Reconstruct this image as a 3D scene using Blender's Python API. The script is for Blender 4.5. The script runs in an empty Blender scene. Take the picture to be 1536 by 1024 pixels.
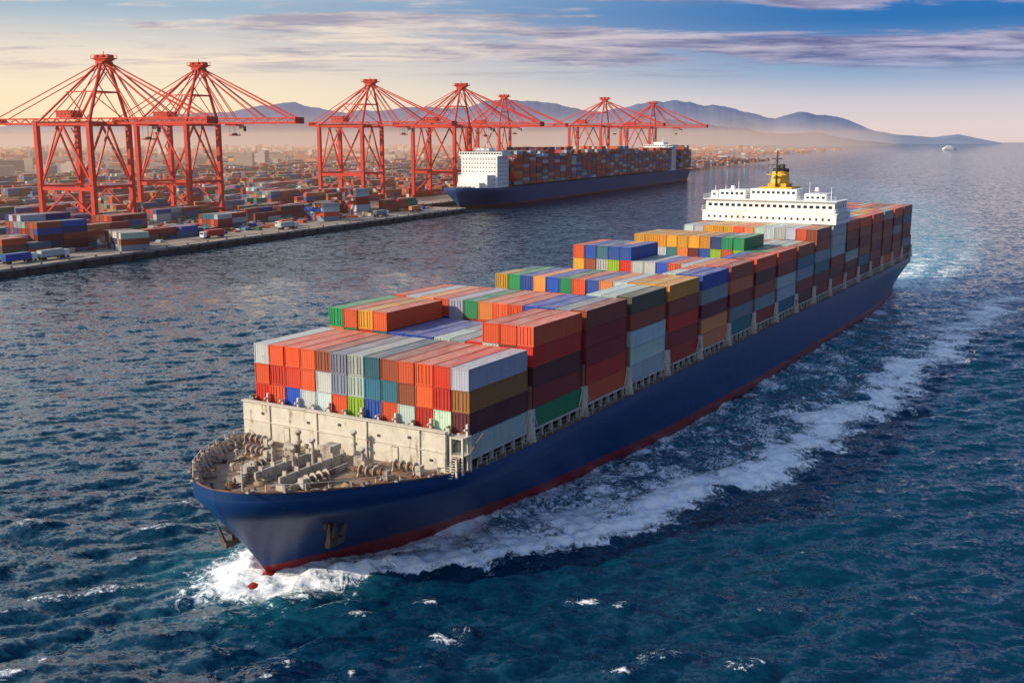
import bpy, math, random
import numpy as np
from mathutils import Vector, Matrix
random.seed(7); rng=np.random.default_rng(7)
scene=bpy.context.scene
def S(r,g,b):
    def f(c):
        c/=255.0
        return c/12.92 if c<=0.04045 else ((c+0.055)/1.055)**2.4
    return (f(r),f(g),f(b),1.0)

# ------------------------------------------------------------ node helpers
class NT:
    def __init__(s,tree): s.t=tree; s.n=tree.nodes; s.l=tree.links
    def node(s,typ,**kw):
        n=s.n.new(typ)
        for k,v in kw.items(): setattr(n,k,v)
        return n
    def link(s,a,b): s.l.new(a,b)
    def setin(s,sock,v):
        if isinstance(v,bpy.types.NodeSocket): s.l.new(v,sock)
        elif v is not None: sock.default_value=v
    def math(s,op,a,b=None,c=None,clamp=False):
        n=s.node('ShaderNodeMath',operation=op,use_clamp=clamp)
        s.setin(n.inputs[0],a); s.setin(n.inputs[1],b)
        if c is not None: s.setin(n.inputs[2],c)
        return n.outputs[0]
    def vmath(s,op,a,b=None,sc=None):
        n=s.node('ShaderNodeVectorMath',operation=op)
        s.setin(n.inputs[0],a)
        if b is not None: s.setin(n.inputs[1],b)
        if sc is not None: s.setin(n.inputs[3],sc)
        return n.outputs[0]
    def mix(s,f,a,b,blend='MIX'):
        n=s.node('ShaderNodeMix',data_type='RGBA',blend_type=blend)
        s.setin(n.inputs[0],f); s.setin(n.inputs[6],a); s.setin(n.inputs[7],b)
        return n.outputs[2]
    def ramp(s,f,stops,interp='LINEAR'):
        n=s.node('ShaderNodeValToRGB'); cr=n.color_ramp; cr.interpolation=interp
        while len(cr.elements)<len(stops): cr.elements.new(0.5)
        for e,(p,c) in zip(cr.elements,stops):
            e.position=p; e.color=c if len(c)==4 else (*c,1)
        s.setin(n.inputs[0],f); return n.outputs[0]
    def mr(s,v,a,b,c=0.0,d=1.0,smooth=False):
        n=s.node('ShaderNodeMapRange'); 
        if smooth: n.interpolation_type='SMOOTHSTEP'
        s.setin(n.inputs[0],v); s.setin(n.inputs[1],a); s.setin(n.inputs[2],b); s.setin(n.inputs[3],c); s.setin(n.inputs[4],d)
        return n.outputs[0]
    def noise(s,vec,scale,detail=4,rough=0.5,dist=0.0,out='Fac'):
        n=s.node('ShaderNodeTexNoise'); 
        if vec is not None: s.link(vec,n.inputs['Vector'])
        n.inputs['Scale'].default_value=scale; n.inputs['Detail'].default_value=detail
        n.inputs['Roughness'].default_value=rough; n.inputs['Distortion'].default_value=dist
        return n.outputs[out]
    def mapping(s,vec,scale=(1,1,1),rot=(0,0,0)):
        n=s.node('ShaderNodeMapping'); s.link(vec,n.inputs[0])
        n.inputs['Scale'].default_value=scale; n.inputs['Rotation'].default_value=rot
        return n.outputs[0]

def new_mat(name):
    m=bpy.data.materials.new(name); m.use_nodes=True
    nt=NT(m.node_tree); bsdf=m.node_tree.nodes['Principled BSDF']
    return m,nt,bsdf
def simple(name,col,rough=0.6,var=0.25,scale=0.5,metal=0.0,rust=0.0,rustscale=0.6,bump=0.0):
    m,nt,b=new_mat(name)
    tc=nt.node('ShaderNodeTexCoord').outputs['Object']
    n=nt.noise(tc,scale,6,0.65)
    dark=tuple(c*(1-var) for c in col[:3])+(1,); lite=tuple(min(1,c*(1+var)) for c in col[:3])+(1,)
    c=nt.mix(nt.mr(n,0.3,0.7),dark,lite)
    if rust>0:
        mp=nt.mapping(tc,(1,1,0.35))
        r=nt.noise(mp,rustscale,8,0.7)
        f=nt.mr(r,0.62-rust*0.25,0.72-rust*0.2,0,0.85)
        c=nt.mix(f,c,(0.16,0.065,0.03,1))
    nt.link(c,b.inputs['Base Color']); b.inputs['Roughness'].default_value=rough; b.inputs['Metallic'].default_value=metal
    if bump>0:
        bn=nt.node('ShaderNodeBump'); bn.inputs['Strength'].default_value=bump; bn.inputs['Distance'].default_value=0.1
        nt.link(nt.noise(tc,scale*6,6,0.6),bn.inputs['Height']); nt.link(bn.outputs[0],b.inputs['Normal'])
    return m

# ------------------------------------------------------------ mesh builder
BOXF=[(0,3,2,1),(4,5,6,7),(0,1,5,4),(1,2,6,5),(2,3,7,6),(3,0,4,7)]
class MB:
    def __init__(s): s.v=[];s.f=[];s.m=[];s.c=[]
    def add(s,vs,fs,m=0,c=(1,1,1)):
        o=len(s.v); s.v.extend(vs)
        for f in fs: s.f.append(tuple(i+o for i in f)); s.m.append(m); s.c.append(c)
    def box(s,cx,cy,cz,sx,sy,sz,m=0,c=(1,1,1),rz=0.0):
        ca,sa=math.cos(rz),math.sin(rz); hx,hy,hz=sx/2,sy/2,sz/2
        vs=[]
        for z in (-hz,hz):
            for x,y in ((-hx,-hy),(hx,-hy),(hx,hy),(-hx,hy)):
                vs.append((cx+x*ca-y*sa,cy+x*sa+y*ca,cz+z))
        s.add(vs,BOXF,m,c)
    def b2(s,x0,x1,y0,y1,z0,z1,m=0,c=(1,1,1)):
        s.box((x0+x1)/2,(y0+y1)/2,(z0+z1)/2,abs(x1-x0),abs(y1-y0),abs(z1-z0),m,c)
    def beam(s,p,q,w,h=None,m=0,c=(1,1,1),w2=None):
        h=h or w; p=Vector(p);q=Vector(q);d=(q-p)
        if d.length<1e-6: return
        d.normalize(); up=Vector((0,0,1)) if abs(d.z)<0.95 else Vector((1,0,0))
        a=d.cross(up).normalized(); b=a.cross(d).normalized()
        vs=[]
        k=(w2/w) if w2 else 1
        for pt,sc in ((p,1),(q,k)):
            for sa,sb in ((-1,-1),(1,-1),(1,1),(-1,1)):
                vs.append(tuple(pt+a*(sa*w/2*sc)+b*(sb*h/2*sc)))
        s.add(vs,BOXF,m,c)
    def cyl(s,p,q,r1,r2=None,n=10,m=0,c=(1,1,1)):
        r2=r1 if r2 is None else r2; p=Vector(p);q=Vector(q);d=(q-p).normalized()
        up=Vector((0,0,1)) if abs(d.z)<0.95 else Vector((1,0,0))
        a=d.cross(up).normalized(); b=a.cross(d).normalized()
        vs=[];
        for pt,r in ((p,r1),(q,r2)):
            for i in range(n):
                t=2*math.pi*i/n; vs.append(tuple(pt+a*(math.cos(t)*r)+b*(math.sin(t)*r)))
        fs=[(i,(i+1)%n,n+(i+1)%n,n+i) for i in range(n)]+[tuple(range(n))[::-1],tuple(range(n,2*n))]
        s.add(vs,fs,m,c)
    def build(s,name,mats,parent=None,loc=(0,0,0),rz=0,smooth=False):
        me=bpy.data.meshes.new(name); me.from_pydata(s.v,[],s.f)
        for mt in mats: me.materials.append(mt)
        me.polygons.foreach_set('material_index',s.m)
        ca=me.color_attributes.new('Col','FLOAT_COLOR','CORNER')
        cnt=np.array([len(f) for f in s.f]); cc=np.ones((len(s.f),4),np.float32); cc[:,:3]=np.array(s.c,np.float32)[:,:3]
        ca.data.foreach_set('color',np.repeat(cc,cnt,axis=0).ravel())
        if smooth: me.polygons.foreach_set('use_smooth',[True]*len(s.f))
        me.update()
        ob=bpy.data.objects.new(name,me); scene.collection.objects.link(ob)
        ob.location=loc; ob.rotation_euler=(0,0,rz)
        if parent: ob.parent=parent
        return ob
def empty(name,loc,rz):
    e=bpy.data.objects.new(name,None); scene.collection.objects.link(e)
    e.location=loc; e.rotation_euler=(0,0,rz); e.empty_display_size=5
    return e

# ------------------------------------------------------------ camera
cam=bpy.data.cameras.new('camera'); camo=bpy.data.objects.new('camera',cam); scene.collection.objects.link(camo)
cam.lens=37.5; cam.sensor_width=36; cam.clip_end=80000; cam.clip_start=1
camo.location=(0,0,49); camo.rotation_euler=(math.radians(90-10.62),0,0)
scene.camera=camo

# ------------------------------------------------------------ sun + sky
SUN=Vector((-0.95,-0.32,0)).normalized(); EL=math.radians(26)
sd=Vector((SUN.x*math.cos(EL),SUN.y*math.cos(EL),math.sin(EL)))
sun=bpy.data.lights.new('sun','SUN'); sun.energy=5.0; sun.angle=math.radians(0.5); sun.color=(1.0,0.86,0.66)
so=bpy.data.objects.new('sun',sun); scene.collection.objects.link(so); so.rotation_euler=sd.to_track_quat('Z','Y').to_euler(); so.location=(-200,-60,200)
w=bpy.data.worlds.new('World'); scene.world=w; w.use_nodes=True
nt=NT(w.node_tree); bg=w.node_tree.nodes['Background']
tc=nt.node('ShaderNodeTexCoord').outputs['Generated']
sp=nt.node('ShaderNodeSeparateXYZ'); nt.link(tc,sp.inputs[0]); X,Y,Z=sp.outputs
zc=nt.math('MAXIMUM',Z,0.0); t=nt.math('SQRT',zc)
L=nt.ramp(t,[(0.0,S(255,218,172)),(0.12,S(255,236,190)),(0.21,S(255,236,202)),(0.275,S(238,224,208)),(0.335,S(164,188,206)),(0.5,S(226,238,244)),(0.75,S(184,208,226)),(1,S(100,142,192))])
R=nt.ramp(t,[(0.0,S(226,208,204)),(0.12,S(228,210,208)),(0.19,S(206,202,212)),(0.245,S(140,170,204)),(0.32,S(50,116,182)),(0.42,S(50,124,188)),(0.55,S(42,112,176)),(0.75,S(32,88,152)),(1,S(28,72,132))])
fx=nt.mr(X,-0.36,0.34,0,1,True)
base=nt.mix(fx,L,R)
den=nt.math('ADD',zc,0.035)
cv=nt.node('ShaderNodeCombineXYZ'); nt.link(nt.math('DIVIDE',X,den),cv.inputs[0]); nt.link(nt.math('DIVIDE',Y,den),cv.inputs[1]); cv.inputs[2].default_value=3.7
mp=nt.mapping(cv.outputs[0],(0.36,0.58,1),(0,0,0.08))
cn=nt.noise(mp,0.95,10,0.64,0.35)
thr=nt.mr(X,-0.4,0.4,0.44,0.43)
cl=nt.mr(nt.math('SUBTRACT',cn,thr),0.0,0.09,0,1,True)
cl=nt.math('MULTIPLY',cl,nt.mr(Z,0.048,0.078,0,1,True))
cl=nt.math('MULTIPLY',cl,nt.mr(Z,0.16,0.4,1,0.10,True))
cn2=nt.noise(mp,2.8,8,0.66,0.3)
shade=nt.mr(cn2,0.40,0.61)
ccol=nt.mix(shade,nt.mix(fx,S(176,170,184),S(104,108,152)),nt.mix(fx,S(255,236,208),S(188,180,204)))
base=nt.mix(nt.math('MULTIPLY',cl,0.92),base,ccol)
sky=nt.node('ShaderNodeTexSky',sky_type='NISHITA'); sky.sun_disc=False; sky.sun_elevation=EL; sky.sun_rotation=math.atan2(SUN.x,SUN.y)
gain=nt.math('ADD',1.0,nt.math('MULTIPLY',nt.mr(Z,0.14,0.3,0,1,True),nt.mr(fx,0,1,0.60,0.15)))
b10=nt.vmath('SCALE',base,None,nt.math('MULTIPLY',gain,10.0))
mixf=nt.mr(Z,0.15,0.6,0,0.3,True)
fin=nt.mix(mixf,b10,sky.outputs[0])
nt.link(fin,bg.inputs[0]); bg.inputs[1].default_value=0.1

# ------------------------------------------------------------ ship frame
C0=np.array([-19.3,128.1]); F=np.array([-.5045,-.8634]); F/=np.linalg.norm(F); P=np.array([-F[1],F[0]])
SHIP_RZ=math.atan2(F[1],F[0])
STERN=-275.0
WLd=[0,3,9,20,40,78,116,150,230,258,291]; WLb=[0,1.2,3.4,7.3,11.9,16.2,17.5,17.6,17.6,16.0,11.5]
DKd=[0,.25,.8,2,5,9,14,19,24,34,270,299]; DKb=[0,1.7,3.2,5.2,8.4,11.3,14.0,16.0,17.2,17.6,17.6,16.6]
BASEZ=11.2
def zt(x): return BASEZ+(1.9*(min(x,24)/24)**0.6 if x>0 else 0)
def sat(fr): return min(1.0,max(fr,0)/0.84)
def stemx(fr): return 16+8*sat(fr)**1.1
def half(x,fr):
    d=stemx(fr)-x
    wl=np.interp(d,WLd,WLb); dk=np.interp(d,DKd,DKb); wgt=sat(fr)**1.35
    b=wl*(1-wgt)+dk*wgt
    return b*(1+min(fr,0)*0.9)

# ------------------------------------------------------------ WATER
def axis(a,b,step,lo,hi,r):
    mid=list(np.arange(a,b,step)); up=[]; s=step; p=mid[-1]
    while p<hi: s*=r; p+=s; up.append(p)
    dn=[]; s=step; p=a
    while p>lo: s*=r; p-=s; dn.append(p)
    return np.array(dn[::-1]+mid+up)
xs=axis(-110,165,0.46,-30000,30000,1.042); ys=axis(80,250,0.46,-3000,42000,1.030)
GX,GY=np.meshgrid(xs,ys); nx,ny=len(xs),len(ys)
SX=np.gradient(xs)[None,:]*np.ones((ny,1)); SY=np.gradient(ys)[:,None]*np.ones((1,nx)); SP=np.maximum(SX,SY)
H=np.zeros_like(GX); DXo=np.zeros_like(GX); DYo=np.zeros_like(GX)
sub=(SP<7)
gx=GX[sub]; gy=GY[sub]; spg=SP[sub]; h=np.zeros_like(gx); dx=np.zeros_like(gx); dy=np.zeros_like(gx)
wd=math.radians(-62)
for i in range(90):
    lam=1.5*(17/1.5)**(rng.random()); k=2*math.pi/lam
    th=wd+rng.normal()*0.55; amp=0.0094*lam*(0.6+0.8*rng.random())*(1.0 if lam<6 else (6/lam)**0.8)
    wt=np.clip((lam/(2.2*spg)-1)/1.0,0,1); ph=rng.random()*6.283
    a=k*(gx*math.cos(th)+gy*math.sin(th))+ph
    h+=wt*amp*np.sin(a); c=wt*amp*1.0*np.cos(a); dx-=c*math.cos(th); dy-=c*math.sin(th)
gm=0.80+0.35*np.sin(gx*0.021+gy*0.013+1)*np.sin(gy*0.017-gx*0.008)
h*=gm; dx*=gm*1.1; dy*=gm*1.1
H[sub]=h; DXo[sub]=dx; DYo[sub]=dy
rx=GX-C0[0]; ry=GY-C0[1]; xl=rx*F[0]+ry*F[1]; yl=rx*P[0]+ry*P[1]
a=16-xl; al=np.abs(yl)
hb=np.interp(a,WLd,WLb); port=yl>0
outer=np.where(port,np.interp(a,[-6,0,10,32,72,101,197,340],[1,4,14,30,41,45,51,60]),np.interp(a,[-6,0,10,32,72,200,340],[1,4,13,20,26,30,36]))
rag=sum(np.sin(a*f_+p_+al*0.05)*w_ for f_,p_,w_ in ((0.11,1,.05),(0.23,0.3,.045),(0.52,2,.04),(0.97,1.2,.03),(1.7,4,.02)))
tt=(al-hb)/np.maximum(outer-hb,0.5)+rag*np.clip(a/15,0,1)
inr=(a>-6)&(a<340)
edge=np.clip((a+6)/5,0,1)*np.clip((340-a)/60,0,1)
crest=np.exp(-((tt-0.78)/0.25)**2)*np.exp(-np.maximum(a,0)/800)
nearh=np.exp(-np.clip(tt,0,9)/0.24)*(0.62+0.38*np.exp(-np.maximum(a,0)/60))
body=((tt>-0.5)&(tt<1)).astype(float)*(0.54+0.26*np.exp(-np.maximum(a,0)/50))*np.exp(-np.maximum(a,0)/800)
foam=np.where(inr,np.maximum(np.maximum(crest*0.97,nearh*0.88),body),0)*edge
foam=np.where(inr&(tt>1.0),foam*np.exp(-((tt-1.0)/0.15)**2),foam)
bowf=np.exp(-(((xl-15)/9.5)**2+((yl+1)/9.5)**2))
foam=np.maximum(foam,bowf*1.12)
foam*=np.where(port|(a<25),1,0.75)
track=np.array([(112,350),(138,395),(172,460),(214,560),(258,680),(310,850),(370,1120),(400,1450),(380,1900),(280,2600)],float)
best=np.full(GX.shape,1e9); along=np.zeros_like(GX); acc=0
for i in range(len(track)-1):
    p,q=track[i],track[i+1]; d=q-p; Ls=np.linalg.norm(d); d/=Ls
    u=np.clip((GX-p[0])*d[0]+(GY-p[1])*d[1],0,Ls)
    ds=np.hypot(GX-p[0]-d[0]*u,GY-p[1]-d[1]*u); mk=ds<best; best=np.where(mk,ds,best); along=np.where(mk,acc+u,along); acc+=Ls
wid=21+along*0.03
core=np.exp(-(best/wid)**3); rim=np.exp(-((best-wid*.9)/ (10+along*0.01))**2)
fd=np.exp(-along/800.)
behind=(xl<STERN+8)
foam=np.where(behind,np.maximum(foam,np.maximum(core*0.80*np.exp(-along/300.),rim*0.64*fd)),foam)
aer=np.clip(np.where(behind,core*np.exp(-along/1500.)*1.0,0)+np.where(inr,np.clip(1-tt,0,1)*0.5*edge*(tt>-0.6),0)+bowf*0.6,0,1)
H+=np.where(inr,crest*0.6*np.exp(-np.maximum(a,0)/90)*edge*(tt<1.6),0)+bowf*0.9
lump=sum(np.sin(GX*fx_+GY*fy_+p_)*w_ for fx_,fy_,p_,w_ in ((1.9,1.1,0,.1),(-1.3,2.2,1,.1),(2.9,-1.7,2,.07),(3.4,2.6,3,.05),(0.8,-1.2,4,.13)))
H+=lump*np.clip(foam,0,1)*1.1
H*=np.where((SP>9),0,1)
# steepness of the chop drives small whitecaps
cap=np.zeros_like(GX); cap[sub]=np.clip((h-0.42)/0.35,0,1)
foam=np.maximum(foam,cap*0.50*(foam<0.2))
co=np.stack([GX+DXo,GY+DYo,H],-1).reshape(-1,3).astype(np.float32)
me=bpy.data.meshes.new('sea_water'); me.vertices.add(len(co)); me.vertices.foreach_set('co',co.ravel())
idx=np.arange(nx*ny).reshape(ny,nx); q=np.stack([idx[:-1,:-1],idx[:-1,1:],idx[1:,1:],idx[1:,:-1]],-1).reshape(-1,4)
me.loops.add(q.size); me.loops.foreach_set('vertex_index',q.ravel().astype(np.int32))
me.polygons.add(len(q)); me.polygons.foreach_set('loop_start',np.arange(0,q.size,4,dtype=np.int32)); 
me.polygons.foreach_set('use_smooth',np.ones(len(q),bool))
at=me.attributes.new('foam','FLOAT','POINT'); at.data.foreach_set('value',foam.ravel().astype(np.float32))
at=me.attributes.new('aer','FLOAT','POINT'); at.data.foreach_set('value',aer.ravel().astype(np.float32))
me.update(calc_edges=True); me.validate()
sea=bpy.data.objects.new('sea_water',me); scene.collection.objects.link(sea)
m,nt,b=new_mat('sea_water'); 
tcg=nt.node('ShaderNodeTexCoord').outputs['Object']
fa=nt.node('ShaderNodeAttribute',attribute_name='foam').outputs['Fac']; ae=nt.node('ShaderNodeAttribute',attribute_name='aer').outputs['Fac']
big=nt.noise(nt.mapping(tcg,(1,0.6,1)),0.008,4,0.55)
col=nt.mix(nt.mr(big,0.35,0.65),(0.0012,0.022,0.058,1),(0.0018,0.044,0.076,1))
col=nt.mix(nt.math('MULTIPLY',ae,0.9),col,(0.035,0.29,0.36,1))
n1=nt.noise(tcg,0.13,9,0.65,0.8); n2=nt.noise(tcg,0.45,8,0.65,1.6); n3=nt.noise(tcg,1.5,6,0.65,1.0)
r2=nt.math('ABSOLUTE',nt.math('MULTIPLY_ADD',n2,2.0,-1.0)); r3=nt.math('ABSOLUTE',nt.math('MULTIPLY_ADD',n3,2.0,-1.0))
nn=nt.math('ADD',nt.math('MULTIPLY',nt.mr(n1,0.28,0.72),0.72),nt.math('SUBTRACT',0.52,nt.math('ADD',nt.math('MULTIPLY',r2,1.15),nt.math('MULTIPLY',r3,0.65))))
df=nt.math('SUBTRACT',nt.math('MULTIPLY',fa,1.15),nn)
fm=nt.mr(df,-0.17,0.20,0,1,True)
fm=nt.math('MULTIPLY',fm,nt.mr(fa,0.04,0.3,0,1))
nt.link(nt.mix(fm,col,(0.92,0.94,0.96,1)),b.inputs['Base Color'])
nt.link(nt.mr(fm,0,1,0.05,0.7),b.inputs['Roughness'])
b.inputs['IOR'].default_value=1.333
gust=nt.mr(nt.noise(nt.mapping(tcg,(1,0.5,1)),0.012,5,0.6),0.32,0.68,0.7,1.25)
geo=nt.node('ShaderNodeNewGeometry').outputs['Normal']
pert=None
for sc_,k_,mp_,dt in ((0.16,0.50,(0.75,1.25,1),3),(0.50,1.25,(0.7,1.3,1),4),(1.6,1.15,(1,1.1,1),3)):
    v=nt.vmath('SUBTRACT',nt.noise(nt.mapping(tcg,mp_,(0,0,0.45)),sc_,dt,0.6,0.3,'Color'),(0.5,0.5,0.5))
    v=nt.vmath('MULTIPLY',v,(k_,k_,0.0))
    pert=v if pert is None else nt.vmath('ADD',pert,v)
pert=nt.vmath('SCALE',pert,None,gust)
nt.link(nt.vmath('NORMALIZE',nt.vmath('ADD',geo,pert)),b.inputs['Normal'])
me.materials.append(m)

# ------------------------------------------------------------ materials
def hull_mat(name,col,rough=0.38):
    m,nt,b=new_mat(name); tc=nt.node('ShaderNodeTexCoord').outputs['Object']
    n=nt.noise(nt.mapping(tc,(0.06,0.06,0.5)),1.0,6,0.6); n2=nt.noise(nt.mapping(tc,(1.2,1.2,0.08)),1.0,8,0.7)
    c=nt.mix(nt.mr(n,0.3,0.7),tuple(x*0.75 for x in col[:3])+(1,),tuple(x*1.25 for x in col[:3])+(1,))
    c=nt.mix(nt.mr(n2,0.60,0.8,0,0.45),c,(0.05,0.045,0.05,1))
    n3=nt.noise(nt.mapping(tc,(1,1,0.3)),0.9,9,0.75)
    c=nt.mix(nt.mr(n3,0.66,0.73,0,0.65),c,(0.13,0.055,0.03,1))
    n4=nt.noise(nt.mapping(tc,(0.5,0.5,2.4)),1.3,8,0.75)
    c=nt.mix(nt.mr(n4,0.63,0.71,0,0.30),c,(0.30,0.32,0.36,1))
    nt.link(c,b.inputs['Base Color']); b.inputs['Roughness'].default_value=rough
    s_=nt.node('ShaderNodeSeparateXYZ'); nt.link(tc,s_.inputs[0]); cb=nt.node('ShaderNodeCombineXYZ'); nt.link(s_.outputs[0],cb.inputs[0]); nt.link(s_.outputs[2],cb.inputs[1])
    br=nt.node('ShaderNodeTexBrick'); nt.link(cb.outputs[0],br.inputs['Vector']); br.inputs['Scale'].default_value=1.0; br.inputs['Mortar Size'].default_value=0.05; br.inputs['Brick Width'].default_value=9.0; br.inputs['Row Height'].default_value=2.4
    hgt=nt.math('SUBTRACT',nt.noise(tc,0.35,3,0.5),nt.math('MULTIPLY',br.outputs['Fac'],0.3))
    bn=nt.node('ShaderNodeBump'); bn.inputs['Strength'].default_value=0.4; bn.inputs['Distance'].default_value=0.2
    nt.link(hgt,bn.inputs['Height']); nt.link(bn.outputs[0],b.inputs['Normal'])
    return m
M_blue=hull_mat('hull_blue_paint',(0.004,0.038,0.145,1)); M_red=hull_mat('hull_red_paint',(0.26,0.020,0.017,1))
M_beige=simple('beige_steel',(0.60,0.55,0.46,1),0.6,0.14,0.6,rust=0.27,rustscale=0.7)
M_deck=simple('weathered_deck',(0.26,0.185,0.125,1),0.75,0.35,0.5,rust=0.5,rustscale=0.5,bump=0.3)
M_dark=simple('dark_steel',(0.035,0.03,0.03,1),0.6,0.3,0.6)
M_rust=simple('rusty_iron',(0.20,0.10,0.055,1),0.75,0.4,0.9,bump=0.4)
M_white=simple('white_paint',(0.80,0.80,0.78,1),0.45,0.05,0.3,rust=0.06,rustscale=0.5)
M_glass=simple('dark_glass',(0.02,0.03,0.04,1),0.1,0.2,0.5)
M_yellow=simple('yellow_paint',(0.66,0.38,0.02,1),0.5,0.1,0.5,rust=0.1)
M_grey=simple('grey_steel',(0.44,0.40,0.34,1),0.6,0.25,0.8,rust=0.42)
m,nt,b=new_mat('container_paint'); tcn=nt.node('ShaderNodeTexCoord'); tc=tcn.outputs['Object']
at=nt.node('ShaderNodeAttribute',attribute_name='Col').outputs['Color']
so_=nt.node('ShaderNodeSeparateXYZ'); nt.link(tc,so_.inputs[0]); sn=nt.node('ShaderNodeSeparateXYZ'); nt.link(tcn.outputs['Normal'],sn.inputs[0])
isx=nt.math('GREATER_THAN',nt.math('ABSOLUTE',sn.outputs[0]),0.7)
crd=nt.math('ADD',nt.math('MULTIPLY',so_.outputs[0],nt.math('SUBTRACT',1.0,isx)),nt.math('MULTIPLY',so_.outputs[1],isx))
wv_=nt.math('SINE',nt.math('MULTIPLY',crd,2*math.pi/0.36))
wv_=nt.math('MULTIPLY',wv_,2.2); wv_=nt.math('MINIMUM',nt.math('MAXIMUM',wv_,-1.0),1.0)
bn=nt.node('ShaderNodeBump'); bn.inputs['Strength'].default_value=0.5; bn.inputs['Distance'].default_value=0.036; nt.link(wv_,bn.inputs['Height'])
nt.link(bn.outputs[0],b.inputs['Normal'])
nl=nt.noise(tc,0.22,5,0.6); c=nt.mix(nt.mr(nl,0.3,0.7,0,0.16),at,(0.22,0.17,0.14,1))
st=nt.noise(nt.mapping(tc,(2.2,2.2,0.15)),1.0,7,0.7); c=nt.mix(nt.mr(st,0.53,0.75,0,0.55),c,(0.09,0.055,0.045,1))
rs=nt.noise(tc,1.1,9,0.75); c=nt.mix(nt.mr(rs,0.61,0.69,0,0.75),c,(0.17,0.07,0.035,1))
up=nt.mr(sn.outputs[2],0.6,0.95); dust=nt.mr(nt.noise(nt.mapping(tc,(0.25,1.0,1)),0.9,6,0.65),0.3,0.75,0.02,0.55)
c=nt.mix(nt.math('MULTIPLY',up,dust),c,(0.74,0.60,0.48,1))
st2=nt.noise(nt.mapping(tc,(0.5,1.6,1)),1.2,8,0.72); c=nt.mix(nt.math('MULTIPLY',up,nt.mr(st2,0.52,0.68,0,0.5)),c,(0.12,0.065,0.05,1))
nt.link(c,b.inputs['Base Color']); b.inputs['Roughness'].default_value=0.5; b.inputs['Specular IOR Level'].default_value=0.3
M_cont=m
OR=(0.72,0.092,0.024);RD=(0.62,0.030,0.016);MR=(0.13,0.020,0.026);BR=(0.32,0.072,0.032);GW=(0.48,0.57,0.56);TL=(0.020,0.14,0.20);BL=(0.008,0.075,0.42);GN=(0.010,0.24,0.09);LM=(0.27,0.48,0.03);GD=(0.70,0.32,0.03);DR=(0.29,0.026,0.020);GY_=(0.24,0.29,0.32);OL=(0.09,0.10,0.05);LO=(0.76,0.25,0.07);NV=(0.012,0.035,0.14)
PAL=[OR]*8+[RD]*5+[MR]*2+[BR]*3+[GW]*7+[TL]*3+[BL]*5+[GN]*1+[LM]*1+[GD]*2+[DR]*2+[GY_]*1+[LO]*3+[NV]
def jit(c): k=random.uniform(0.75,1.12); return (c[0]*k,c[1]*k*random.uniform(.85,1.15),c[2]*k*random.uniform(.85,1.15))
def container(mb,x0,x1,yc,z0,hh=2.6,ww=2.46,col=OR,detail=True,door=None):
    col=jit(col); cx=(x0+x1)/2; hx=abs(x0-x1)/2; hy=ww/2; z1=z0+hh
    if not detail:
        mb.b2(x1,x0,yc-hy,yc+hy,z0,z1,0,col); return
    o=(x1,yc-hy,z0); D=(hx*2,ww,hh); fr=0.13; dp=0.07
    for ax in range(3):
        u,vx=[(1,2),(2,0),(0,1)][ax]
        for sgn in (0,1):
            if ax==2 and sgn==0: continue
            def pt(a_,b_,w_):
                p=[0,0,0]; p[ax]=o[ax]+(D[ax]-w_ if sgn else w_); p[u]=o[u]+a_; p[vx]=o[vx]+b_; return tuple(p)
            A,B=D[u],D[vx]; k=0.05 if ax==2 else fr; d_=0.03 if ax==2 else dp
            vs=[pt(0,0,0),pt(A,0,0),pt(A,B,0),pt(0,B,0),pt(k,k,0),pt(A-k,k,0),pt(A-k,B-k,0),pt(k,B-k,0),
                pt(k,k,d_),pt(A-k,k,d_),pt(A-k,B-k,d_),pt(k,B-k,d_)]
            fs=[(0,1,5,4),(1,2,6,5),(2,3,7,6),(3,0,4,7),(4,5,9,8),(5,6,10,9),(6,7,11,10),(7,4,8,11),(8,9,10,11)]
            if not sgn: fs=[f[::-1] for f in fs]
            mb.add(vs,fs,0,col)
    if random.random()<0.3:
        for dy in (-0.75,-0.3,0.3,0.75):
            mb.box(x0-0.02,yc+dy,z0+hh/2,0.06,0.05,hh*0.86,0,tuple(min(1,c*0.75+0.06) for c in col))

# ------------------------------------------------------------ hull builder
def make_hull(name,parent,halff,stemf,ztf,stern,xlist,mats,scalelen):
    frs=[-.32,-.16,0,.09,.17,.28,.42,.56,.70,.84,.92,1.0]
    mb=MB(); rows=[]
    for fr in frs:
        xs_=stemf(fr); row=[]
        for d in xlist:
            x=xs_-d/scalelen*(xs_-stern); row.append((x,halff(x,fr),fr*ztf(x)))
        rows.append(row)
    n=len(xlist)
    for side in (1,-1):
        vs=[(x,y*side,z) for r in rows for (x,y,z) in r]; o=len(mb.v); mb.v.extend(vs)
        for j in range(len(frs)-1):
            for i in range(n-1):
                f=(j*n+i,j*n+i+1,(j+1)*n+i+1,(j+1)*n+i); f=f if side<0 else f[::-1]
                mb.f.append(tuple(k+o for k in f)); mb.m.append(1 if frs[j+1]<=0.171 else 0); mb.c.append((1,1,1))
    for j in range(len(frs)-1):
        a=rows[j][-1]; b_=rows[j+1][-1]
        mb.add([(a[0],a[1],a[2]),(a[0],-a[1],a[2]),(b_[0],-b_[1],b_[2]),(b_[0],b_[1],b_[2])],[(0,1,2,3)],1 if frs[j+1]<=0.171 else 0)
    return mb.build(name,mats,parent,smooth=True)
XL=[0,.12,.3,.6,1,1.6,2.4,3.5,5,7,9.5,12,15,18,22,26,31,37,45,55,68,82,100,120,150,180,210,235,250,262,274,286,293,299]
ship=empty('container_ship',(C0[0],C0[1],0),SHIP_RZ)
hull=make_hull('hull',ship,half,stemx,zt,STERN,XL,[M_blue,M_red],299.0)

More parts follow.
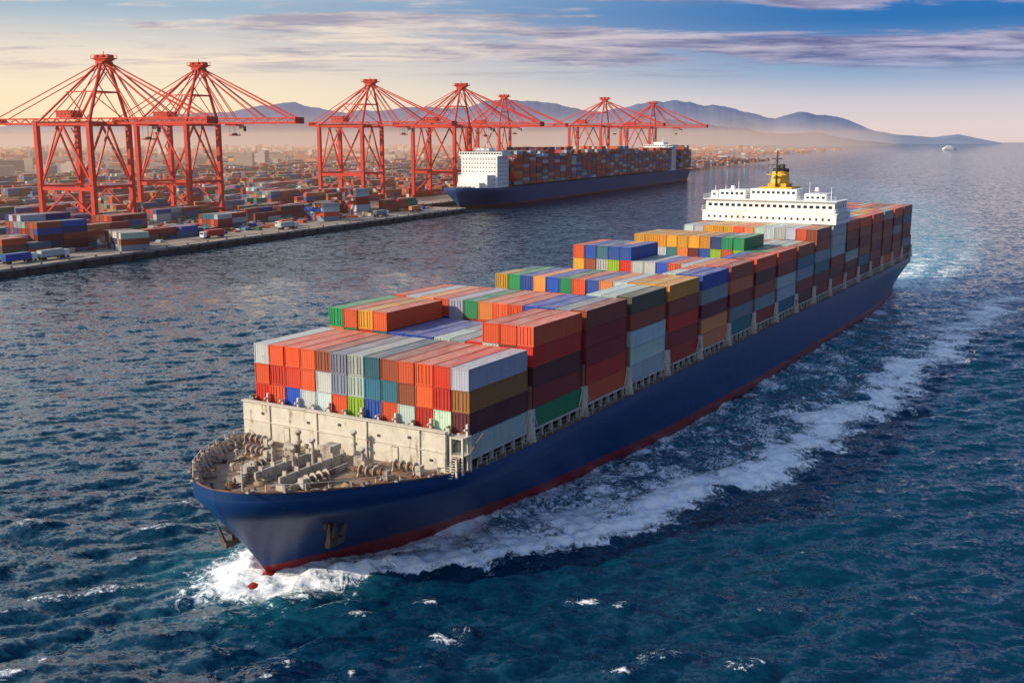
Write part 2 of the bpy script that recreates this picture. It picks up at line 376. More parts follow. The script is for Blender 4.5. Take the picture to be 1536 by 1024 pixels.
mb=MB(); xsd=[24-d for d in XL[1:]]
for i in range(len(xsd)-1):
    x0,x1=xsd[i],xsd[i+1]; b0,b1=half(x0,1)-0.12,half(x1,1)-0.12
    z=BASEZ-0.02
    mb.add([(x0,b0,z),(x0,-b0,z),(x1,-b1,z),(x1,b1,z)],[(0,1,2,3)],0)
mb.build('deck_plating',[M_deck],ship)
mb=MB()
xb=[24-d for d in [0,.12,.3,.6,1,1.6,2.4,3.5,5,7,9.5,12,15,18,21,23.5]]
for side in (1,-1):
    for i in range(len(xb)-1):
        q=[]
        for x in (xb[i],xb[i+1]):
            o=half(x,1); xi=min(x,24-0.35); ii=max(0.0,half(xi,1)-0.28); q.append((x,o,xi,ii,zt(x)))
        (xa,oa,xia,ia,za),(xc,oc,xic,ic,zc_)=q
        s_=side
        vs=[(xa,(oa+.05)*s_,za+.02),(xc,(oc+.05)*s_,zc_+.02),(xic,ic*s_,zc_+.02),(xia,ia*s_,za+.02),(xia,ia*s_,BASEZ-.02),(xic,ic*s_,BASEZ-.02),(xa,(oa+.05)*s_,za-.14),(xc,(oc+.05)*s_,zc_-.14)]
        mb.add(vs,[(0,1,2,3)],1); mb.add(vs,[(3,2,5,4)],0); mb.add(vs,[(0,1,7,6)],1)
    x=22.5
    while x>1.5:
        o=half(x,1)-0.3; hgt=zt(x)-BASEZ
        if hgt>0.3:
            sl=(half(x-0.5,1)-half(x+0.5,1))
            mb.beam((x,o*side,zt(x)-0.1),(x-0.5*abs(sl),(o-0.75)*side,BASEZ),0.12,0.26,0)
        x-=1.3 if x<20 else 0.8
mb.build('bow_bulwark',[M_beige,M_rust],ship)

# breakwater
mb=MB()
mb.b2(1.6,2.0,-17.0,14.6,BASEZ-.02,15.9,0)
mb.b2(-1.2,1.6,-17.0,-16.7,BASEZ-.02,15.9,0)
mb.b2(1.5,2.25,-17.1,14.7,15.9,16.05,0)
for y in (-12.4,-4.6,3.2,11.0): mb.b2(2.0,2.18,y-.08,y+.08,BASEZ,15.9,0)
mb.b2(2.0,2.12,-17,14.6,13.5,13.62,0)
for y,z in ((-13.6,14.6),(-6,14.4),(-1,14.8),(5,14.3),(9.5,14.7),(12.6,12.4)):
    mb.box(2.03,y,z,0.06,0.45,0.3,1)
for y in (-9.6,7.4):
    mb.box(2.03,y,12.3,0.08,0.95,1.95,2); mb.box(2.05,y,12.3,0.08,0.8,1.8,0)
for i in range(14):
    y=-16.64+i*2.56
    mb.b2(0.25,0.6,y-.13,y+.13,BASEZ,16.9 if i%2 else 16.4,0); mb.box(0.75,y,16.3,0.7,0.2,0.2,0)
    mb.beam((0.5,y,13.0),(0.5,y+2.2,16.2),0.12,0.12,2)
for x in (0.2,1.9,3.2):
    for y in (15.3,16.9): mb.b2(x-.12,x+.12,y-.12,y+.12,BASEZ,15.6 if x<2 else 13.4,0)
mb.b2(0.0,2.0,15.2,17.0,13.3,13.42,0); mb.b2(0.0,2.0,15.2,17.0,15.4,15.52,0)
for k in range(9): mb.box(3.8-k*0.2,16.1,BASEZ+0.24*k+.1,0.25,1.2,0.06,0)
mb.build('breakwater',[M_beige,M_dark,M_rust],ship)

# foredeck machinery
mb=MB(); Zd=BASEZ
def winch(x,y,rz,L=2.8,r=0.55):
    ca,sa=math.cos(rz),math.sin(rz)
    def T(a,b,z): return (x+a*ca-b*sa,y+a*sa+b*ca,Zd+z)
    mb.box(x,y,Zd+0.1,L+1.4,1.5,0.2,1,rz=rz)
    mb.cyl(T(-L/2,0,.9),T(L/2,0,.9),r*0.62,n=12,m=1)
    for k in (-L/2,-L/6,L/6,L/2): mb.cyl(T(k-.05,0,.9),T(k+.05,0,.9),r*1.15,n=14,m=0)
    mb.box(*T(L/2+.55,0,.7),0.7,.9,1.1,0,rz=rz); mb.cyl(T(-L/2-.65,0,.9),T(-L/2-.15,0,.9),r*.5,r*.35,n=10,m=1)
    for k in (-L/2-.1,L/2+.1):
        mb.beam(T(k,-.65,.2),T(k,0,.95),.14,.2,0); mb.beam(T(k,.65,.2),T(k,0,.95),.14,.2,0)
def bollard(x,y,rz=0):
    ca,sa=math.cos(rz),math.sin(rz)
    mb.box(x,y,Zd+.06,1.7,.7,.12,1,rz=rz)
    for k in (-.5,.5):
        mb.cyl((x+k*ca,y+k*sa,Zd+.1),(x+k*ca,y+k*sa,Zd+.8),.2,.2,10,0); mb.cyl((x+k*ca,y+k*sa,Zd+.8),(x+k*ca,y+k*sa,Zd+.9),.27,.27,10,1)
def vent(x,y,h=1.3):
    mb.cyl((x,y,Zd),(x,y,Zd+h),.16,.16,8,0); mb.cyl((x,y,Zd+h),(x,y,Zd+h+.25),.34,.25,10,0)
for (x,y,r) in ((13,-4.6,0.15),(13,4.6,-0.15),(8.5,-8.6,1.45),(8.2,8.6,1.7),(4.8,-12.3,1.57),(4.6,10.8,1.57)): winch(x,y,r)
for s in (-1,1):
    for k in range(18):
        mb.box(10.2+k*0.48,s*(3.0-k*0.02),Zd+.2,.38,.22 if k%2 else .1,.1 if k%2 else .26,1)
    mb.b2(6.5,17.5,s*3.7-.1,s*3.7+.1,Zd,Zd+.7,0); mb.b2(4.5,16.0,s*1.8-.12,s*1.8+.12,Zd,Zd+1.2,0)
    for k in range(6): mb.b2(5+k*2.0,5.15+k*2.0,s*1.8-.28,s*1.8+.28,Zd,Zd+1.7,0)
    mb.cyl((18.6,s*3.0,Zd-.02),(18.6,s*3.0,Zd+.6),.65,.5,12,1)
    mb.b2(16.8,17.3,s*2.5,s*3.5,Zd,Zd+.9,0)
    mb.b2(5.6,6.4,s*5.4-.8,s*5.4+.8,Zd,Zd+1.5,0)
mb.b2(4.0,6.0,-.8,.8,Zd,Zd+2.0,0); mb.cyl((19.8,0,Zd),(19.8,0,Zd+3.4),.14,.09,8,0); mb.box(19.8,0,Zd+2.6,.2,1.4,.1,0)
for (x,y,h_) in ((8.2,0,3.2),(5.2,-4.8,2.8),(6.2,5.8,2.4),(10.5,-1.0,2.6),(9.0,-5.6,2.2),(3.6,2.5,3.4)):
    mb.cyl((x,y,Zd),(x,y,Zd+h_),.22,.18,10,0); mb.cyl((x,y,Zd+h_),(x+.25,y,Zd+h_+.3),.4,.36,10,0); mb.box(x,y,Zd+h_*.6,.7,.4,.3,0)
for (x,y,r) in ((20.5,-4.6,-.9),(20.6,4.6,.9),(17.2,-7.8,-.7),(17.2,7.8,.7),(12.5,-11.2,-.5),(12.5,11.2,.5),(7.5,-13.6,-.3),(7.5,13.6,.3),(3.6,-15.2,-.1),(3.8,14.6,.1)): bollard(x,y,r)
for i in range(30):
    x=random.uniform(3,21); y=random.uniform(-1,1)*(half(x,1)-1.6)
    k=random.random()
    if k<.4: vent(x,y,random.uniform(.4,1.3))
    elif k<.6: mb.box(x,y,Zd+.25,random.uniform(.4,1.0),random.uniform(.3,.7),random.uniform(.3,.6),random.choice((0,1,2)),rz=random.uniform(-.2,.2))
    elif k<.75: mb.cyl((x,y,Zd),(x,y,Zd+.4),.35,.3,10,0)
    else: mb.beam((x,y,Zd+.15),(x+random.uniform(-3,3),y+random.uniform(-1.5,1.5),Zd+.2),.1,.12,random.choice((0,1)))
for s in (-1,1):
    for x in (22.6,20.2,17,13.5,10,6):
        y=(half(x,1)-.15)*s; zz=zt(x)
        mb.cyl((x-.45,y,zz),(x-.45,y,zz+.4),.15,.15,8,1); mb.cyl((x+.35,y,zz),(x+.35,y,zz+.4),.15,.15,8,1); mb.box(x,y,zz+.08,1.3,.42,.12,0)
mb.build('mooring_machinery',[M_grey,M_rust,M_dark],ship)
mb=MB()
for (x,y) in ((10.8,-6.4),(16,-1.0),(11.6,8.0),(5.8,-9.0),(15.5,6.5)):
    for k in range(4):
        r=.75-.1*k
        pts=[(x+r*math.cos(t_),y+r*math.sin(t_),Zd+.1+.1*k) for t_ in [i*math.pi/6 for i in range(13)]]
        for p,q in zip(pts[:-1],pts[1:]): mb.beam(p,q,.12,.12,0)
mb.build('mooring_ropes',[simple('rope',(0.36,0.27,0.17,1),.9)],ship)
mb=MB()
for s in (-1,1):
    pts=[(x,(half(x,1)-.12)*s,zt(x)) for x in (2.5,5,7.5,10,12.5,15,17,19,20.5,21.8)]
    for p in pts: mb.beam(p,(p[0],p[1],p[2]+.8),.07,.07,0)
    for p,q in zip(pts[:-1],pts[1:]): mb.beam((p[0],p[1],p[2]+.78),(q[0],q[1],q[2]+.78),.06,.06,0)
mb.build('foredeck_railing',[M_beige],ship)

def anchor(side,x,fr):
    mb=MB()
    y0=half(x,fr); z0=fr*zt(x); s=side
    mb.cyl((x,(y0-1.0)*s,z0+.9),(x,(y0+.35)*s,z0+.5),1.15,1.35,14,1)
    mb.beam((x,(y0+.4)*s,z0+.9),(x,(y0+.35)*s,z0-1.9),.45,.45,0)
    mb.beam((x-1.3,(y0+.3)*s,z0-1.8),(x+1.3,(y0+.3)*s,z0-1.8),.6,.7,0)
    for k in (-1,1):
        mb.beam((x+k*1.1,(y0+.4)*s,z0-1.8),(x+k*1.65,(y0+1.0)*s,z0+.9),.7,.35,0,w2=.14)
    return mb.build('anchor_port' if side>0 else 'anchor_starboard',[simple('anchor_iron',(.12,.075,.055,1),.7,.4,.9,bump=.4),M_dark],ship)
anchor(1,13.6,.56); anchor(-1,18.2,.50)
mb=MB(); N=14
vs=[];fs=[]
for i in range(N+1):
    u=i/N; x=12+9*u; r=1.7*math.sqrt(max(0,1-(max(0,u-.45)/.55)**2))
    for j in range(12):
        t_=2*math.pi*j/12; vs.append((x,r*math.cos(t_),-.55+r*1.05*math.sin(t_)))
for i in range(N):
    for j in range(12): fs.append((i*12+j,i*12+(j+1)%12,(i+1)*12+(j+1)%12,(i+1)*12+j))
mb.add(vs,fs,0); mb.build('bulbous_bow',[M_red],ship,smooth=True)

# ------------------------------------------------------------ cargo
PITCH=15.2; CL=13.7; CB=12.7; CH=2.65
NB=18
portcols={0:[GW,MR,(.45,.19,.04),GW],1:[GN,DR,MR,RD,OR],2:[OR,RD,DR,DR,BR],3:[GW,GW,GW,BR,OL],4:[RD,DR,RD,BR,GD],5:[LO,LO,MR,GY_,BL],6:[TL,GY_,DR,LO,BR],7:[DR,GY_,BR,MR,OR],8:[TL,GW,GW,DR,OR],9:[MR,DR,GY_,TL,BR],10:[DR,MR,TL,GY_,BR,BR],11:[DR,MR,DR,GW,GW,GW],
 12:[DR,MR,GW,MR,DR,OR],13:[MR,TL,BR,DR,BR,OR],14:[DR,DR,MR,BR,DR,OR]}
frontrows={3:[GW,OR,OR,OR,BR,GY_,GW,TL,BR,OR,OR,RD,GW],2:[OR,RD,RD,OR,GW,GY_,GW,TL,TL,BR,OR,RD,(.45,.19,.04)],1:[RD,OR,BL,GW,GW,OR,LM,BL,OR,GW,RD,GW,MR],0:[BL,TL,RD,GW,GW,BL,RD,OR,TL,GW,DR,RD,GW]}
toprow={1:[GN,GN,GD,OR,BL,BL,BL,GW,GY_,RD,OR,OR,OR],2:[OR,LO,LO,OR,GW,GN,LO,OR,OR,BL,BL,GY_,BR],4:[GD,GN,BL,LO,BL,GN,OR,BL,LO,GW,GD,GD,GD],6:[OR,BL,TL,BL,BL,GW,GW,BL,OR,GW,LO,OR,BR]}
def tiers(k,r):
    if k==0: return 4
    if k==1: return 5 if (r<4 or r>9) else 4
    if k in (3,5,7): return 4 if r<10 else 5
    if k in (2,4): return 5
    if k==6: return 6 if r<5 else 5
    if k==8: return 6 if r<10 else 5
    if k==9: return 5
    if k==10: return 6
    return 6
mb=MB(); mbs=MB()
for k in range(NB):
    x0=-k*PITCH; x1=x0-CL
    run=random.choice(PAL)
    for r in range(13):
        if k==11 and 2<=r<=10: continue
        yc=(r-6)*2.56
        if random.random()<0.6: run=random.choice(PAL)
        n=tiers(k,r)
        for t_ in range(n):
            vis=(r>=12) or (t_==n-1) or k==0 or t_>=tiers(k-1,r)-1 or r==0 or (r<12 and t_>=tiers(k,r+1)-1)
            if r==12 and k in portcols and t_<len(portcols[k]): col=portcols[k][t_]
            elif r==12: col=random.choice([DR,MR,BR,DR,TL,GY_,OR,BR,MR])
            elif k==0: col=frontrows[t_][r]
            elif t_==n-1: col=run
            else: col=random.choice(PAL)
            if k in toprow and t_==n-1 and random.random()<.9 and r!=12: col=toprow[k][r]
            if k==5 and t_==n-1 and r>10: col=BL
            jx=random.uniform(-.09,.09)
            z_=CB+t_*CH
            if random.random()<0.18 and vis and r!=12:
                container(mb,x0+jx,x0-CL/2+.04+jx,yc,z_,col=col); container(mb,x0-CL/2-.04+jx,x1+jx,yc,z_,col=random.choice(PAL) if random.random()<.5 else col)
            elif vis: container(mb,x0+jx,x1+jx,yc+random.uniform(-.03,.03),z_,col=col)
            else: container(mbs,x0,x1,yc,z_,col=col,detail=False)
mb.build('container_cargo',[M_cont],ship); mbs.build('container_cargo_inner',[M_cont],ship)
mb=MB()
for k in range(NB):
    x0=-k*PITCH; x1=x0-CL
    mb.b2(x1,x0,-15.0,15.0,BASEZ,CB-.02,1)
    for s in (-1,1):
        for i in range(6):
            x=x0-.4-i*(CL-.8)/5; mb.b2(x-.2,x+.2,s*16.2-.2,s*16.2+.2,BASEZ,CB-.01,0)
        mb.b2(x1,x0,s*16.55-.1,s*16.55+.1,CB-.3,CB-.03,0)
        g=x1-(PITCH-CL)/2
        mb.b2(g-.5,g+.5,s*16.7-.35,s*16.7+.35,BASEZ,15.4,0)
        mb.add([(g-.25,s*16.9,14.6),(g+.25,s*16.9,14.6),(g-.25,s*17.45,BASEZ),(g+.25,s*17.45,BASEZ),(g-.25,s*17.05,BASEZ),(g+.25,s*17.05,BASEZ)],[(0,1,3,2),(0,2,4),(1,5,3)],0)
        mb.b2(g-.3,g+.3,s*16.5-.15,s*16.5+.15,15.4,18.4,2)
        for q_ in (-.45,.45): mb.beam((g+q_,s*16.75,15.3),(g+q_*3.5,s*16.75,12.9),.12,.12,0)
    g=x1-(PITCH-CL)/2
    for zz in (15.3,18.2): mb.b2(g-.4,g+.4,-16.4,16.4,zz-.1,zz,2)
mb.build('lashing_structure',[M_beige,M_dark,M_rust],ship)
mb=MB()
for s in (-1,1):
    x=-1.0
    while x>-272:
        y=(half(x,1)-.15)*s; mb.b2(x-.035,x+.035,y-.035,y+.035,BASEZ,BASEZ+1.1,0); x-=2.0
    for hz in (.55,1.08):
        x=-1.0
        while x>-270:
            x2=x-12; mb.beam((x,(half(x,1)-.15)*s,BASEZ+hz),(x2,(half(x2,1)-.15)*s,BASEZ+hz),.05,.05,0); x=x2
mb.build('guard_rail',[M_grey],ship)

# superstructure
mb=MB(); A0,A1=-181.4,-167.0
mb.b2(A0,A1,-11.3,11.3,BASEZ,28.65,0)
mb.b2(A0+.5,A1+.3,-17.3,17.3,28.7,31.3,0); mb.b2(A0+1.5,A1-.4,-16.6,16.6,31.3,34.2,0)
mb.b2(A0+.8,A1+.4,-17.5,17.5,31.22,31.42,0); mb.b2(A0+1.0,A1+.3,-17.2,17.2,34.2,34.4,0)
for lev,zc in ((0,29.9),(1,32.9)):
    xf=(A1+.3 if lev==0 else A1-.4)+.03; yy=17.3 if lev==0 else 16.6
    for i in range(21):
        y=-15.5+i*1.55; mb.box(xf,y,zc,.06,.5 if lev==0 else .9,.55 if lev==0 else .7,1)
    for i in range(6):
        for s in (-1,1): mb.box(A0+3+i*2.0,s*(yy+.03),zc,.7,.06,.6,1)
for (x0,x1,y0,y1,z1) in ((-178,-170,-14,-7,36.6),(-179,-171,-6,6,37.0),(-178,-171,8,13.5,36.0),(-174,-170.5,-16.4,-14.6,36.3)): 
    mb.b2(x0,x1,y0,y1,34.4,z1,0)
    for i in range(int((y1-y0)/1.3)): mb.box(x1+.03,y0+.8+i*1.3,z1-.9,.06,.7,.6,1)
for zz,xx,yy in ((34.4,A1+.2,17.1),(31.42,A1+.35,17.4)):
    for hz in (.55,1.1):
        mb.beam((xx,-yy,zz+hz),(xx,yy,zz+hz),.06,.06,0)
        for s in (-1,1): mb.beam((A0+1.2,s*yy,zz+hz),(xx,s*yy,zz+hz),.06,.06,0)
    for i in range(20): mb.b2(xx-.03,xx+.03,-yy+i*yy/9.6-.03,-yy+i*yy/9.6+.03,zz,zz+1.1,0)
mb.build('superstructure',[M_white,M_glass],ship)
mb=MB()
mb.cyl((-176.5,0,37),(-176.8,0,41.2),2.6,2.1,16,0); mb.cyl((-176.8,0,41.2),(-176.9,0,42.0),2.15,2.1,16,1)
mb.cyl((-176.3,.8,42),(-176.3,.8,43.2),.45,.45,8,1); mb.cyl((-177.4,-.7,42),(-177.4,-.7,43.0),.45,.45,8,1)
mb.b2(-179.5,-173.8,-2.4,2.4,36.9,38.3,0); mb.b2(-180.5,-172.6,-4.2,4.2,37.0,37.4,0)
mb.cyl((-173.2,0,37),(-173.2,0,46.5),.35,.16,8,1); mb.box(-173.2,0,43.0,.3,4.6,.22,1); mb.box(-173.2,0,40.6,.8,5.2,.2,0); mb.box(-173.0,0,44.6,.3,2.6,.3,1)
for y in (-13,-9.5,9,14.5,-15.8): mb.cyl((-172,y,34.4),(-172,y,38.8 if abs(y)<12 else 37.6),.12,.06,6,2)
for s in (-1,1):
    mb.beam((-173.2,s*2.4,40.6),(-173.2,0,44.5),.1,.1,1); mb.cyl((-172,s*11,36.6),(-172,s*11,37.6),.7,.5,10,2)
mb.build('funnel_and_mast',[M_yellow,M_dark,M_white],ship)

# ------------------------------------------------------------ PORT
Q0=np.array([-186.,385.]); D=np.array([.386,.9225]); D/=np.linalg.norm(D); Nn=np.array([-D[1],D[0]]); LZ=3.0
def q2w(s,n): p=Q0+D*s+Nn*n; return (p[0],p[1])
QRZ=math.atan2(D[1],D[0])
m,nt,b=new_mat('port_ground'); tc=nt.node('ShaderNodeTexCoord').outputs['Object']
n=nt.noise(tc,0.012,7,0.65); n2=nt.noise(tc,0.15,6,0.6)
c=nt.mix(nt.mr(n,0.35,0.65),(0.22,0.155,0.11,1),(0.10,0.08,0.07,1)); c=nt.mix(nt.mr(n2,0.4,0.7,0,0.5),c,(0.30,0.22,0.155,1))
nt.link(c,b.inputs['Base Color']); b.inputs['Roughness'].default_value=0.85
M_ground=m
M_conc=simple('quay_concrete',(0.38,0.31,0.24,1),0.85,0.3,0.15,rust=0.3,rustscale=0.25)
M_cdark=simple('quay_wall_wet',(0.09,0.07,0.055,1),0.8,0.5,0.3)
poly=[q2w(-700,0),q2w(398,0),q2w(398,46),q2w(1105,46),q2w(1105,90),(330,1900),(620,3600),(1500,8000),(3200,12500),(3600,14000),(-16000,14000),(-16000,-100)]
mb=MB(); vs=[(p[0],p[1],LZ) for p in poly]+[(p[0],p[1],-4) for p in poly]; n_=len(poly)
mb.add(vs,[tuple(range(n_))],0)
for i in range(n_): j=(i+1)%n_; mb.add([vs[i],vs[j],vs[j+n_],vs[i+n_]],[(0,3,2,1)],1)
mb.build('port_ground',[M_ground,M_cdark])
quay=empty('quay',(Q0[0],Q0[1],0),QRZ)
mb=MB()
def coping(x0,x1,y): 
    mb.b2(x0,x1,y-.35,y+1.3,2.2,3.25,0); mb.b2(x0,x1,y+1.3,y+24,3.004,3.03,2)
    x=x0+5
    while x<x1-3:
        mb.b2(x-.6,x+.6,y-.9,y-.35,.3,2.6,1); mb.cyl((x+7,y+.5,3.25),(x+7,y+.5,3.9),.3,.4,8,1); x+=14
coping(-300,398,0); coping(398,1105,46)
mb.b2(397.4,398.6,0,46,2.2,3.2,0)
for y in (9,17): mb.b2(-300,398,y-.1,y+.1,3.034,3.09,1)
mb.build('quay_edge',[M_conc,M_dark,simple('apron_concrete',(0.33,0.265,0.205,1),.85,.35,.06,rust=.3,rustscale=.1)],quay)

m,nt,b=new_mat('crane_red_paint'); tc=nt.node('ShaderNodeTexCoord').outputs['Object']
n=nt.noise(tc,0.25,6,0.65); c=nt.mix(nt.mr(n,0.3,0.7),(0.48,0.026,0.014,1),(0.66,0.05,0.024,1)); c=nt.mix(nt.mr(nt.noise(tc,1.0,8,.7),.60,.74,0,.6),c,(.12,.04,.03,1))
nt.link(c,b.inputs['Base Color']); b.inputs['Roughness'].default_value=0.5; b.inputs['Specular IOR Level'].default_value=0.3; M_crane=m
def crane(ax,ay,hb,ht,back=-62):
    e=empty('gantry_crane',(ax,ay,LZ),math.atan2(-Nn[1],-Nn[0]))
    G=-38.; W=15.; hb-=LZ; ht-=LZ
    mb=MB(); lw=2.7
    for x in (0,G):
        for s in (-1,1):
            mb.beam((x,s*W,1.8),(x,s*W,hb+1.2),lw,lw*.9,0)
            mb.box(x,s*W,1.2,2.4,7,1.6,0)
            for k in (-2.4,-.8,.8,2.4): mb.cyl((x-.5,s*W+k,.45),(x+.5,s*W+k,.45),.45,n=10,m=1)
        mb.beam((x,-W,4.2),(x,W,4.2),1.5,1.8,0)
        mb.beam((x,-W,hb),(x,W,hb),2.0,2.4,0)
        mb.beam((x,-W,hb*.38),(x,W,hb*.38),1.3,1.5,0)
        mb.beam((x,-W,hb*.38),(x,0,hb-1),.9,.9,0); mb.beam((x,W,hb*.38),(x,0,hb-1),.9,.9,0)
    for s in (-1,1):
        mb.beam((G,s*W,hb*.36),(0,s*W,hb*.36),1.6,2.0,0); mb.beam((G,s*W,hb),(0,s*W,hb),1.8,2.2,0)
        mb.beam((G,s*W,hb*.38),(G/2,s*W,hb-1),1.0,1.0,0); mb.beam((0,s*W,hb*.38),(G/2,s*W,hb-1),1.0,1.0,0)
        mb.beam((G,s*W,4),(G/2,s*W,hb*.34),.8,.8,0); mb.beam((0,s*W,4),(G/2,s*W,hb*.34),.8,.8,0)
        mb.cyl((0,s*W,hb),(0,s*3.2,ht-2),.95,.8,8,0)
        mb.cyl((G,s*W,hb),(-1.5,s*3.2,ht-2),.7,.6,8,0)
        mb.beam((0,s*9.2,(hb+ht)/2),(G*.5-1,s*9.2,(hb+ht)/2),.6,.6,0)
        mb.beam((G*.5-1,s*9.2,(hb+ht)/2),(0,s*W,hb+1),.5,.5,0)
        for zz in (hb*.38+1.2,hb+1.3):
            mb.beam((G,s*(W+1.6),zz),(0,s*(W+1.6),zz),1.0,.12,0); mb.beam((G,s*(W+2.1),zz+1.1),(0,s*(W+2.1),zz+1.1),.1,.1,0)
        y=s*4.2
        for zz in (hb+.2,hb+3.0): mb.beam((back,y,zz),(70,y,zz),1.1 if zz<hb+1 else .6,1.1 if zz<hb+1 else .6,0)
        x=back
        i=0
        while x<69: mb.beam((x,y,hb+.2 if i%2 else hb+3),(min(x+4,70),y,hb+3 if i%2 else hb+.2),.32,.32,0); x+=4; i+=1
        mb.beam((back,s*5.2,hb+1.9),(70,s*5.2,hb+1.9),.08,.08,1)
        for xx in (22,44,66): 
            for o in (-.5,.5): mb.cyl((.5,s*2.6+o*.6,ht-1.2),(xx+o*1.6,s*4.2,hb+3),.27,.27,6,0)
        for xx in (back+2,-40,-24): mb.cyl((-1,s*2.6,ht-1.5),(xx,s*4.2,hb+3),.3,.3,6,0)
        mb.beam((-20,s*4.2,hb+3),(-9,s*6,(hb+ht)/2),.5,.5,0)
        mb.cyl((12,s*4.2,hb+3),(.5,s*6.5,(hb+ht)/2+4),.28,.28,6,0)
    x=back
    while x<70: mb.beam((x,-4.2,hb+.2),(x,4.2,hb+.2),.35,.35,0); x+=4
    mb.beam((0,-9.2,(hb+ht)/2),(0,9.2,(hb+ht)/2),.9,.9,0)
    mb.beam((0,-9.2,(hb+ht)/2),(0,3.6,ht-4),.4,.4,0); mb.beam((0,9.2,(hb+ht)/2),(0,-3.6,ht-4),.4,.4,0)
    for x in (back,70): mb.box(x,0,hb+1.6,1.2,9.4,3.6,0)
    mb.box(-.5,0,ht-1.6,5,8.4,1.2,0); mb.box(-.5,0,ht+.3,9.5,6.5,.5,0)
    mb.add([(-3,-3,ht-1),(2,-3,ht-1),(2,3,ht-1),(-3,3,ht-1),(-5,-3.2,ht+.1),(4,-3.2,ht+.1),(4,3.2,ht+.1),(-5,3.2,ht+.1)],BOXF,0)
    mb.b2(-6.5,5.5,-3.8,3.8,ht+.4,ht+.9,0)
    for x in (-4.6,-.5,3.6):
        mb.cyl((x,-2.2,ht+1.6),(x,2.2,ht+1.6),1.1,n=10,m=0)
    for x in (-6.3,-.5,5.3): 
        for y in (-3.6,3.6): mb.beam((x,y,ht+.4),(x,y,ht+2.4),.2,.2,0)
    for y in (-3.6,3.6): mb.beam((-6.3,y,ht+2.4),(5.3,y,ht+2.4),.2,.2,0)
    mb.beam((-.5,0,ht+.4),(-.5,0,ht+4.5),.25,.25,1)
    mb.build('frame',[M_crane,M_dark],e)
    mb=MB()
    mb.b2(-34,-23,-4.4,4.4,hb+3.6,hb+7.2,0); mb.b2(-34.4,-22.6,-4.8,4.8,hb+7.2,hb+7.5,0)
    for i in range(4): mb.box(-32.5+i*2.7,4.43,hb+5.6,1.2,.06,1.0,1); mb.box(-32.5+i*2.7,-4.43,hb+5.6,1.2,.06,1.0,1)
    mb.build('machinery_house',[M_crane,M_dark],e)
    mb=MB(); tx=random.uniform(8,40)
    mb.b2(tx-4,tx+4,-4,4,hb-1.4,hb-.5,0); mb.b2(tx+4.5,tx+7.5,-1.5,1.5,hb-4.6,hb-1.5,2); mb.b2(tx+7.5,tx+7.56,-1.3,1.3,hb-4.2,hb-2.2,1)
    zs=hb-random.uniform(6,10)
    for x in (-2,2):
        for y in (-2,2): mb.beam((tx+x,y,hb-1.4),(tx+x,y,zs),.12,.12,1)
    mb.box(tx,0,zs,2.2,9,.7,0); mb.box(tx,0,zs+.8,1.6,3.5,.9,1)
    mb.build('trolley_and_spreader',[M_crane,M_dark,M_grey],e)
    mb=MB()
    for k in range(9):
        z0=2+k*(hb-4)/9; z1=2+(k+1)*(hb-4)/9; sg=1 if k%2 else -1
        mb.beam((G-2.4,W-2.2*sg,z0),(G-2.4,W+2.2*sg,z1),.9,.15,0); mb.box(G-2.4,W+2.4*sg,z1,1.3,1.2,.12,0)
    mb.build('access_stairs',[M_crane],e)
CR=[(-224,605,58.5,93,-82),(-190,668,59.5,93.5,-66),(-108,838,60.5,93,-54),(-41,896,61,93,-62),(-8,1160,64,95,-62),(107,1255,66,96,-62),(180,1392,66,96,-62)]
for c_ in CR: crane(*c_)

YP=[(.52,.07,.03),(.44,.035,.025),(.28,.035,.03),(.55,.14,.05),(.58,.60,.58),(.05,.16,.28),(.03,.09,.34),(.32,.14,.09),(.14,.07,.05),(.55,.28,.07),(.13,.27,.31),(.36,.05,.04),(.48,.08,.04),(.03,.20,.09)]
mb=MB()
def blocked(x,y):
    for c_ in CR:
        rx_=np.array([c_[0],c_[1]])-Q0; s_=rx_@D; n0=rx_@Nn
        if abs(x-s_)<19 and (abs(y-n0)<5 or abs(y-n0-38)<5): return True
    return False
y=30.0
while y<760:
    x=-330.0
    while x<2300:
        L=random.choice((24,36,60,72)); nr=random.choice((3,4,5,6)) 
        dens=0.64 if y<100 else (0.82 if y<420 else 0.7)
        if x>398 and y<84: dens=0
        if random.random()<dens:
            hmax=random.choice((1,2,2,3,3)) if y<100 else random.choice((2,3,3,4,4))
            step=12.8 if x<1300 else 25.6
            for i in range(int(L/step)):
                for r in range(nr):
                    if blocked(x+i*step,y+r*2.6): continue
                    h_=max(0,hmax-random.choice((0,0,1,2)))
                    for t_ in range(h_): 
                        mb.box(x+i*step,y+r*2.6,4.33+t_*2.6,step-.6,2.44,2.58,0,jit(random.choice(YP)))
        x+=L+random.choice((8,12,16))
    y+=random.choice((19,22,25))
mb.build('container_yard',[M_cont],None,(Q0[0],Q0[1],0),QRZ)
def cstack(s,n,nl,nw,nt_,pal,rz=0.0):
    mb=MB()
    for i in range(nl):
        for r in range(nw):
            for t_ in range(nt_ if not callable(nt_) else nt_(i,r)):
                container(mb,i*12.5+12.2,i*12.5,r*2.55,t_*2.6,2.58,2.44,random.choice(pal),True)
    p=q2w(s,n); mb.build('container_stack',[M_cont],None,(p[0],p[1],3.04),QRZ+rz)
cstack(48,32,2,8,lambda i,r:6 if r>3 else 5,[MR,DR,GY_,NV,BR,BR,BL,GW],-.12)
cstack(70,8,1,9,3,[MR,DR,GW,GY_,BR,NV],-.5)
cstack(322,44,1,7,lambda i,r:6,[DR,RD,GW,GW,OR],-.25)
cstack(252,24,1,7,lambda i,r:4 if r<5 else 3,[BL,GY_,MR,OR,GW],-.3)
cstack(120,60,2,5,4,[DR,MR,OR,BR],0)
cstack(180,44,2,5,3,[DR,TL,OR,GW],0)
